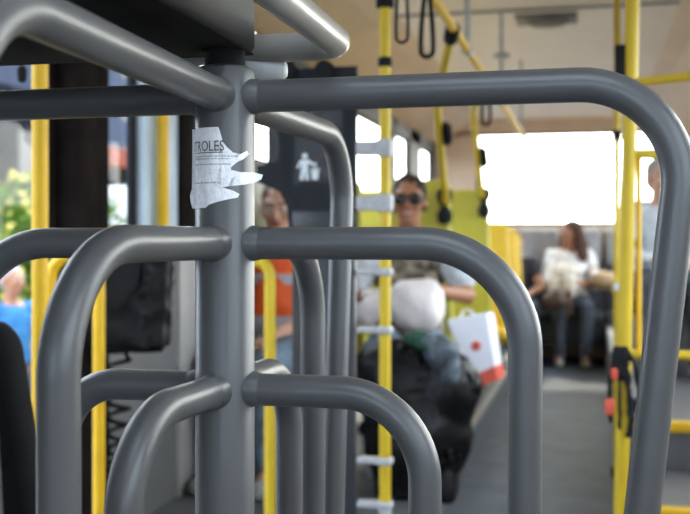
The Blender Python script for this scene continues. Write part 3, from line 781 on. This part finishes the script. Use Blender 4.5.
def seated(sh, lean=.0, **kw):
    J = dict(pelvis=(0,0,sh+.10), chest=(0,.03+lean,sh+.40), neck=(0,.03+lean,sh+.57), head=(0,-.01+lean,sh+.71),
        sh_r=(-.175,.03+lean,sh+.52), sh_l=(.175,.03+lean,sh+.52), el_r=(-.24,-.06,sh+.26), el_l=(.24,-.06,sh+.26),
        wr_r=(-.10,-.27,sh+.22), wr_l=(.10,-.27,sh+.22), hip_r=(-.09,-.01,sh+.09), hip_l=(.09,-.01,sh+.09),
        kn_r=(-.12,-.43,sh+.075), kn_l=(.12,-.43,sh+.075), an_r=(-.12,-.42,.085), an_l=(.12,-.42,.085), to_r=(-.13,-.56,.045), to_l=(.13,-.56,.045))
    J.update(kw); return J
# woman with sunglasses
w1 = W(409, 240, 4.97)
person('woman in dark sunglasses seated facing forward with bags on her lap', (w1.x, w1.y, .18), math.radians(6),
    seated(.44, .02, el_l=(.275,-.12,.765), wr_l=(.13,-.36,.80), hd_l=(-.8,-.5,-.1), hn_l=(0,.3,-1), el_r=(-.27,-.10,.74), wr_r=(-.16,-.36,.78), hd_r=(.6,-.7,-.1), hn_r=(.3,.3,-1), head=(0,-.02,1.20), neck=(0,.04,1.03), pitch=.03, curl=.7),
    M['skin'], M['hairdark'], M['patterned'], M['jeans'], hairstyle='tied', glasses=True, female=True, smile=True, sleeve=.3, topname='blouse')
W1 = bpy.data.objects['person']
for s_, e_ in ((Vector((-.175,.05,.96)), Vector((-.27,-.10,.74))), (Vector((.175,.05,.96)), Vector((.275,-.12,.765)))):
    bm = nb(); caps(bm, s_+Vector((0,0,.0)), s_+(e_-s_)*.72, .070, .064); solid('sleeve', bm, M['palegrey'], W1, .010, 4, .012, .05)
# orange vest passenger by the window
w2 = W(262, 240, 4.62)
person('person in orange safety vest with grey band, seated behind the turnstile post', (w2.x+.08, w2.y+.05, .18), math.radians(-6),
    seated(.44, .0, yaw=.2, pitch=.15, head=(.0,-.04,1.155), el_l=(.22,-.1,.70), wr_l=(.12,-.33,.64), el_r=(-.19,-.08,.70), sh_r=(-.16,.03,.96)), M['skin3'], M['hairfair'], M['palegrey'], M['jeans'], vest=True, sleeve=.8)
# woman on the rear bench
w3 = W(570, 240, 10.32)
person('woman in white shirt seated on the rear bench, looking sideways', (w3.x, w3.y, 0), math.radians(4),
    seated(.50, .0, yaw=-.95, pitch=.1, el_r=(-.25,-.10,.76), wr_r=(-.09,-.30,.80), hd_r=(.5,-.8,.1), hn_r=(.6,0,-.6), el_l=(.25,-.08,.76), wr_l=(.09,-.29,.79), hd_l=(-.5,-.8,.1), hn_l=(-.6,0,-.6), kn_r=(-.13,-.42,.57), kn_l=(.13,-.42,.57), curl=.9, head=(.0,-.01,1.265), sh_r=(-.18,.03,1.045), sh_l=(.18,.03,1.045), neck=(0,.03,1.10), chest=(0,.03,.93)),
    M['skin'], M['hairbrown'], M['whiteshirt'], M['darkjeans'], hairstyle='long', female=True, sleeve=1.3)
# second passenger on the rear bench
w4 = W(514, 240, 10.25)
person('passenger in dark clothes seated on the rear bench beside the amber seats', (w4.x, w4.y+.03, .0), math.radians(10),
    seated(.50, .02, el_l=(.25,-.12,.74), wr_l=(.12,-.32,.70), chest=(0,.03,.87), neck=(0,.0,1.02), head=(0,-.05,1.17), sh_r=(-.175,.02,.97), sh_l=(.175,.02,.97), pitch=.25), M['skin2'], M['hairbrown'], M['darkcloth'], M['darkjeans'], hairstyle='short', sleeve=.4)
# passenger on the right platform
w5 = W(652, 240, 6.45)
person('passenger in pale grey top seated on the stepped platform behind the barrier', (w5.x+.05, w5.y-.03, .4), math.radians(8),
    seated(.46, .0, yaw=.2), M['skin3'], M['hairgrey'], M['palegrey'], M['darkjeans'], sleeve=1.9)
# man outside in blue
w6 = W(12, 240, 8.3)
stand = dict(pelvis=(0,0,.95), chest=(0,.0,1.27), neck=(0,.02,1.46), head=(0,-.01,1.62), sh_r=(-.18,0,1.39), sh_l=(.18,0,1.39),
    el_r=(-.24,.02,1.11), el_l=(.22,-.04,1.10), wr_r=(-.23,-.10,.88), wr_l=(.10,-.22,.98), hip_r=(-.09,0,.92), hip_l=(.09,0,.92), kn_r=(-.10,-.02,.50), kn_l=(.10,-.03,.50),
    an_r=(-.10,.02,.085), an_l=(.10,.02,.085), to_r=(-.12,-.13,.045), to_l=(.12,-.13,.045), yaw=.2, curl=.5)
person('man in bright blue shirt standing on the pavement outside the door', (w6.x, w6.y, -.74), math.radians(62), stand, M['skin'], M['hairgrey'], M['bluesh'], M['darkjeans'], sleeve=.9)

# ================================================================== BAGS
c = W(417, 306, 4.44)
bg = thing('plastic_bag', 'round white plastic bag held on the lap of the woman in sunglasses', 'bag', c)
bm = nb(); ell(bm, c, (.128,.11,.122), seg=28, rings=18); ell(bm, c+Vector((-.15,-.01,-.01)), (.085,.07,.065)); ell(bm, c+Vector((-.20,-.01,-.03)), (.06,.05,.055))
solid('sack', bm, M['whitebag'], bg, .009, 3, .020, .09, local=False)
bm = nb(); k = c+Vector((-.19,0,.03)); 
for s in (-1,1): ell(bm, k+Vector((s*.03,0,.02)), (.03,.018,.022), Matrix.Rotation(s*.6,3,'Y'))
ell(bm, k, (.02,.018,.018)); solid('knot', bm, M['whitebag'], bg, .006, 2, local=False)
c = W(414, 415, 4.15); c.z = .18
bb = thing('bin_bag', 'big black plastic sack standing at the feet of the woman in sunglasses', 'bag', c)
bm = nb(); ell(bm, c+Vector((-.0,.03,.26)), (.22,.16,.25), seg=24, rings=16); ell(bm, c+Vector((-.06,.03,.45)), (.21,.14,.19)); ell(bm, c+Vector((.12,.03,.42)), (.14,.13,.17)); box(bm, c+Vector((-.16,-.07,.004)), c+Vector((.16,.14,.12)))
for v in bm.verts: v.co.z = max(v.co.z, c.z+.003)
solid('sack', bm, M['plasticbag'], bb, .010, 3, .030, .14, local=False)
g = W(417, 338, 4.08)
gc = thing('folded_cloth', 'dark green folded cloth lying on top of the black sack', 'cloth', g)
bm = nb(); ell(bm, g, (.055,.05,.03)); ell(bm, g+Vector((.03,-.01,-.02)), (.04,.04,.03)); solid('cloth', bm, M['green'], gc, .006, 2, .012, .04, local=False)
g = W(441, 352, 4.06)
gb2 = thing('carrier_bag', 'crumpled grey blue carrier bag tucked in the black sack', 'bag', g)
bm = nb(); ell(bm, g, (.075,.06,.065)); ell(bm, g+Vector((-.04,0,.04)), (.06,.05,.03)); ell(bm, g+Vector((.04,.0,-.07)), (.035,.05,.06)); solid('sack', bm, M['greybag'], gb2, .007, 2, .02, .05, local=False)
# white paper carrier with red foot
c0 = W(470, 350, 4.50)
pb = thing('paper_carrier', 'white paper carrier bag with a red foot and red mark, hanging at the aisle', 'bag', c0)
fr_ = [W(446,320,4.44), W(487,313,4.44), W(497,379,4.44), W(473,389,4.44)]; bk_ = [v + Vector((.02,.11,.0)) for v in fr_]
def hexa(A, B):
    bm = nb(); a = [bm.verts.new(v) for v in A]; b = [bm.verts.new(v) for v in B]
    bm.faces.new(a); bm.faces.new(b[::-1])
    for i in range(4): bm.faces.new((a[i], b[i], b[(i+1)%4], a[(i+1)%4]))
    return bm
bm = hexa(fr_, bk_); bmesh.ops.bevel(bm, geom=bm.edges[:], offset=.006, segments=2, affect='EDGES'); finish('bag_body', bm, M['paperbag'], pb)
mix = lambda A, B, f: A + (B-A)*f
ft = Vector((0,-.003,0)); A = [mix(fr_[3],fr_[0],.16)+ft, mix(fr_[2],fr_[1],.20)+ft, fr_[2]+ft+Vector((.002,0,-.003)), fr_[3]+ft+Vector((-.002,0,-.003))]
Bk = [mix(bk_[3],bk_[0],.16)-ft, mix(bk_[2],bk_[1],.20)-ft, bk_[2]-ft+Vector((.002,0,-.003)), bk_[3]-ft+Vector((-.002,0,-.003))]
Bk = [v+Vector((.002,0,0)) for v in Bk]
finish('red_foot', hexa(A, Bk), M['red'], pb, smooth=False)
bm = nb(); m0 = W(476,346,4.43)
for k in range(5): ell(bm, m0+Vector((.012*math.cos(k*1.257+.3),-.0005,.012*math.sin(k*1.257+.3))), (.010,.002,.010), seg=10, rings=6)
finish('red_mark', bm, M['red'], pb)
bm = nb()
for off in (.02, .09):
    sweep(bm, fillet([mix(fr_[0],fr_[1],.3)+Vector((0,off,-.01)), mix(fr_[0],fr_[1],.42)+Vector((-.01,off*.5+.06,.022)), mix(fr_[0],fr_[1],.58)+Vector((-.01,off*.5+.06,.022)), mix(fr_[0],fr_[1],.7)+Vector((0,off,-.01))], .02, 5), .0028, 8)
finish('handle', bm, M['paperbag'], pb)
# bags on the rear woman's lap
c = W(606, 281, 10.05); 
hb_ = thing('handbag', 'tan leather handbag resting beside the knee of the rear bench woman', 'bag', c)
bm = nb(); ell(bm, c, (.14,.10,.09)); ell(bm, c+Vector((-.03,0,.02)), (.12,.09,.075)); solid('bag_body', bm, M['tan'], hb_, .008, 3, .01, .06, local=False)
bm = nb(); sweep(bm, [c+Vector((-.09+.06*math.cos(a)-.02,-.02,.04+.10*math.sin(a))) for a in [PI*k/12 for k in range(13)]], .008, 8); finish('handle', bm, M['tan'], hb_)
c = W(566, 272, 9.92)
cb = thing('cloth_bag', 'cream cloth bag held on the lap of the rear bench woman', 'bag', c)
bm = nb(); ell(bm, c, (.15,.07,.07)); ell(bm, c+Vector((-.11,-.03,-.09)), (.05,.04,.11)); ell(bm, c+Vector((.03,-.04,-.10)), (.07,.05,.13)); solid('bag_body', bm, M['cream'], cb, .008, 3, .022, .06, local=False)
c = W(555, 300, 9.84)
db = thing('shoulder_bag', 'brown shoulder bag hanging between the knees of the rear bench woman', 'bag', c)
bm = nb(); ell(bm, c, (.12,.07,.09)); ell(bm, c+Vector((.13,0,-.02)), (.035,.03,.13)); solid('bag_body', bm, mat('brown bag', (.09,.05,.035), .6, var=.2, scale=20), db, .008, 3, .01, .06, local=False)

# ================================================================== OUTSIDE
bm = nb(); box(bm, (-70,-40,-1.0), (60,90,-.90)); struct(finish('ground', bm, M['asphalt'], smooth=False))
bm = nb(); box(bm, (-8.2,-10,-.90), (-3.4,60,-.74), .02); struct(finish('pavement', bm, M['paving'], smooth=False))
def bush(label, loc, r, m, fl=0, n=1800):
    b = thing('bush', label, 'bush', loc, 0, 'bushes beyond the pavement')
    bm = nb()
    def leafs(bm, k, s0, s1, shell):
        for i in range(k):
            d = Vector((R.gauss(0,1),R.gauss(0,1),R.gauss(0,1))).normalized()
            rr = R.uniform(.55,1.0) if not shell else R.uniform(.92,1.05)
            bump_ = 1+.22*noise.noise(d*2.3+Vector(loc))
            p = Vector((d.x*r[0],d.y*r[1],d.z*r[2]))*rr*bump_ + Vector((0,0,r[2]))
            u = Vector((R.gauss(0,1),R.gauss(0,1),R.gauss(0,1))).normalized(); v = u.orthogonal().normalized()
            s = R.uniform(s0,s1); w = s*.5
            q = [p-u*s, p+v*w, p+u*s, p-v*w]
            if min(x.z for x in q) < .01: continue
            bm.faces.new([bm.verts.new(x) for x in q])
    leafs(bm, n, .06, .14, False); finish('foliage', bm, m, b, smooth=False, local=True, recalc=False)
    bm = nb()
    for a in range(5): sweep(bm, [Vector((0,0,0)), Vector((.3*math.cos(a*1.26)*r[0],.3*math.sin(a*1.26)*r[1],r[2])), Vector((.55*math.cos(a*1.26)*r[0],.55*math.sin(a*1.26)*r[1],r[2]*1.5))], [.05,.035,.015], 8)
    finish('stem', bm, M['bark'], b, local=True)
    if fl:
        bm = nb(); leafs(bm, fl, .06, .12, True); finish('blossom', bm, M['flower'], b, smooth=False, local=True, recalc=False)
bush('yellow flowering bush beyond the pavement, behind the thick door pole', (-9.6, 17.3, -.8), (1.5,1.6,1.6), M['leaf'], 420, 3600)
bush('leafy bush with few blossoms at far left of the door glass', (-9.7, 13.6, -.8), (1.5,1.5,1.6), M['leaf'], 200, 3000)
bush('low dark bush beyond the pavement seen past the door post', (-9.4, 21.4, -.8), (1.0,1.0,.95), M['darkleaf'], 0, 2500)
def building(label, a, b, m, rows, cols, roof=None):
    a = Vector(a); b = Vector(b)
    t = thing('building', label, 'building', ((a.x+b.x)/2,(a.y+b.y)/2,a.z))
    bm = nb(); box(bm, a, b); finish('wall', bm, m, t, smooth=False)
    for r_ in range(rows):
        for c_ in range(cols):
            y = a.y + (b.y-a.y)*(c_+.5)/cols; z = a.z + 1.2 + (b.z-a.z-1.0)*r_/rows
            bm = nb(); box(bm, (b.x-.02,y-.7,z), (b.x+.04,y+.7,z+1.5), .02); finish('window', bm, M['darkglass'], t, smooth=False)
    if roof:
        bm = nb(); e = .5; v = [(a.x-e,a.y-e,b.z),(b.x+e,a.y-e,b.z),(b.x+e,b.y+e,b.z),(a.x-e,b.y+e,b.z),((a.x+b.x)/2,a.y-e,b.z+roof),((a.x+b.x)/2,b.y+e,b.z+roof)]
        v = [bm.verts.new(x) for x in v]
        for f in ((0,1,4),(1,2,5,4),(2,3,5),(3,0,4,5),(3,2,1,0)): bm.faces.new([v[i] for i in f])
        finish('roof', bm, M['rooftile'], t, smooth=False)
building('slate grey building far outside the front door', (-32, 19, -.9), (-19, 34.5, 6.4), M['facade'], 2, 5)
building('low house with terracotta roof seen past the dark door post', (-27, 36.6, -.9), (-18, 50, 4.0), M['facade'], 1, 4, 1.7)
building('tall blue grey block rising behind the terracotta roofed house', (-60, 62, -.9), (-42, 110, 24), M['facade2'], 6, 6)
# white van
vc = W(92, 240, 27.0); vc.z = -.9
vn = thing('truck', 'white box truck parked outside beyond the dark door post', 'truck', vc, math.radians(28))
bm = nb(); box(bm, (-.9,-2.2,.62), (.9,1.6,2.52), .05); finish('cargo_box', bm, M['carwhite'], vn, local=True)
bm = nb(); box(bm, (-.92,-2.22,2.60), (.92,1.62,3.38), .06); box(bm, (-.86,-2.1,2.48), (.86,1.5,2.64)); finish('roof_box', bm, M['carwhite'], vn, local=True)
bm = nb(); box(bm, (-.85,1.6,.6), (.85,3.0,1.55), .12, 3); box(bm, (-.8,1.6,1.45), (.8,2.5,2.2), .14, 3); finish('cab', bm, M['carwhite'], vn, local=True)
bm = nb(); box(bm, (-.8,-2.1,.45), (.8,2.7,.63)); finish('chassis', bm, M['tyre'], vn, local=True)
for y in (-1.3, 2.1):
    for s_ in (-1,1):
        bm = nb(); cyl(bm, (s_*.62,y,.40), (s_*.88,y,.40), .40, bev=.03, seg=24); finish('wheel', bm, M['tyre'], vn, local=True)

# ================================================================== LIGHT
w = bpy.data.worlds.new('sky'); scn.world = w; w.use_nodes = True
nt = w.node_tree; nt.nodes.clear()
out = nt.nodes.new('ShaderNodeOutputWorld'); bg = nt.nodes.new('ShaderNodeBackground'); nt.links.new(bg.outputs[0], out.inputs['Surface'])
tc = nt.nodes.new('ShaderNodeTexCoord'); sep = nt.nodes.new('ShaderNodeSeparateXYZ'); nt.links.new(tc.outputs['Generated'], sep.inputs[0])
ramp = nt.nodes.new('ShaderNodeValToRGB'); mr = nt.nodes.new('ShaderNodeMapRange')
sun = bpy.data.lights.new('sun', 'SUN'); so = bpy.data.objects.new('sun', sun); COL.objects.link(so)
sun.energy = 2.0; sun.angle = math.radians(1.5); sun.color = (1,.88,.70)
so.rotation_euler = Vector((.22,-1.0,-.92)).to_track_quat('-Z','Y').to_euler(); so.location = (0,20,15)
# hazy sky, brightest toward the rear of the bus (sun side)
dot = nt.nodes.new('ShaderNodeVectorMath'); dot.operation = 'DOT_PRODUCT'; dot.inputs[1].default_value = Vector((.12,.96,.25)).normalized()
nt.links.new(tc.outputs['Generated'], dot.inputs[0])
mr.inputs['From Min'].default_value = -1; mr.inputs['From Max'].default_value = 1
nt.links.new(dot.outputs['Value'], mr.inputs['Value']); nt.links.new(mr.outputs[0], ramp.inputs['Fac'])
e = ramp.color_ramp.elements
e[0].position = 0; e[0].color = (.62,.70,.85,1); e[1].position = 1; e[1].color = (1,.95,.86,1)
x = ramp.color_ramp.elements.new(.75); x.color = (.72,.78,.86,1)
st = nt.nodes.new('ShaderNodeMapRange'); st.inputs['From Min'].default_value = -.6; st.inputs['From Max'].default_value = .95; st.inputs['To Min'].default_value = 3.8; st.inputs['To Max'].default_value = 6.0
st.interpolation_type = 'SMOOTHSTEP'
nt.links.new(dot.outputs['Value'], st.inputs['Value'])
nt.links.new(ramp.outputs['Color'], bg.inputs['Color']); nt.links.new(st.outputs[0], bg.inputs['Strength'])

# ================================================================== CAMERA
cd_ = bpy.data.cameras.new('camera'); cam = bpy.data.objects.new('camera', cd_); COL.objects.link(cam)
cam.location = (0,0,CAMZ); cam.rotation_euler = (PI/2, 0, YAW)
cd_.sensor_fit = 'HORIZONTAL'; cd_.sensor_width = 36; cd_.lens = FPX/690*36
cd_.shift_y = -(257-HY)/690.0
cd_.clip_start = .05; cd_.clip_end = 300
cd_.dof.use_dof = True; cd_.dof.focus_distance = 1.22; cd_.dof.aperture_fstop = 5.6
scn.camera = cam
vs = scn.view_settings
scn.display_settings.display_device = 'sRGB'
vs.view_transform = 'Standard'; vs.look = 'None'; vs.gamma = 1; vs.use_curve_mapping = False
vs.exposure = 0.95
scn.cycles.use_denoising = True
scn.cycles.max_bounces = 10; scn.cycles.diffuse_bounces = 6; scn.cycles.transparent_max_bounces = 16
scn.cycles.sample_clamp_indirect = 6
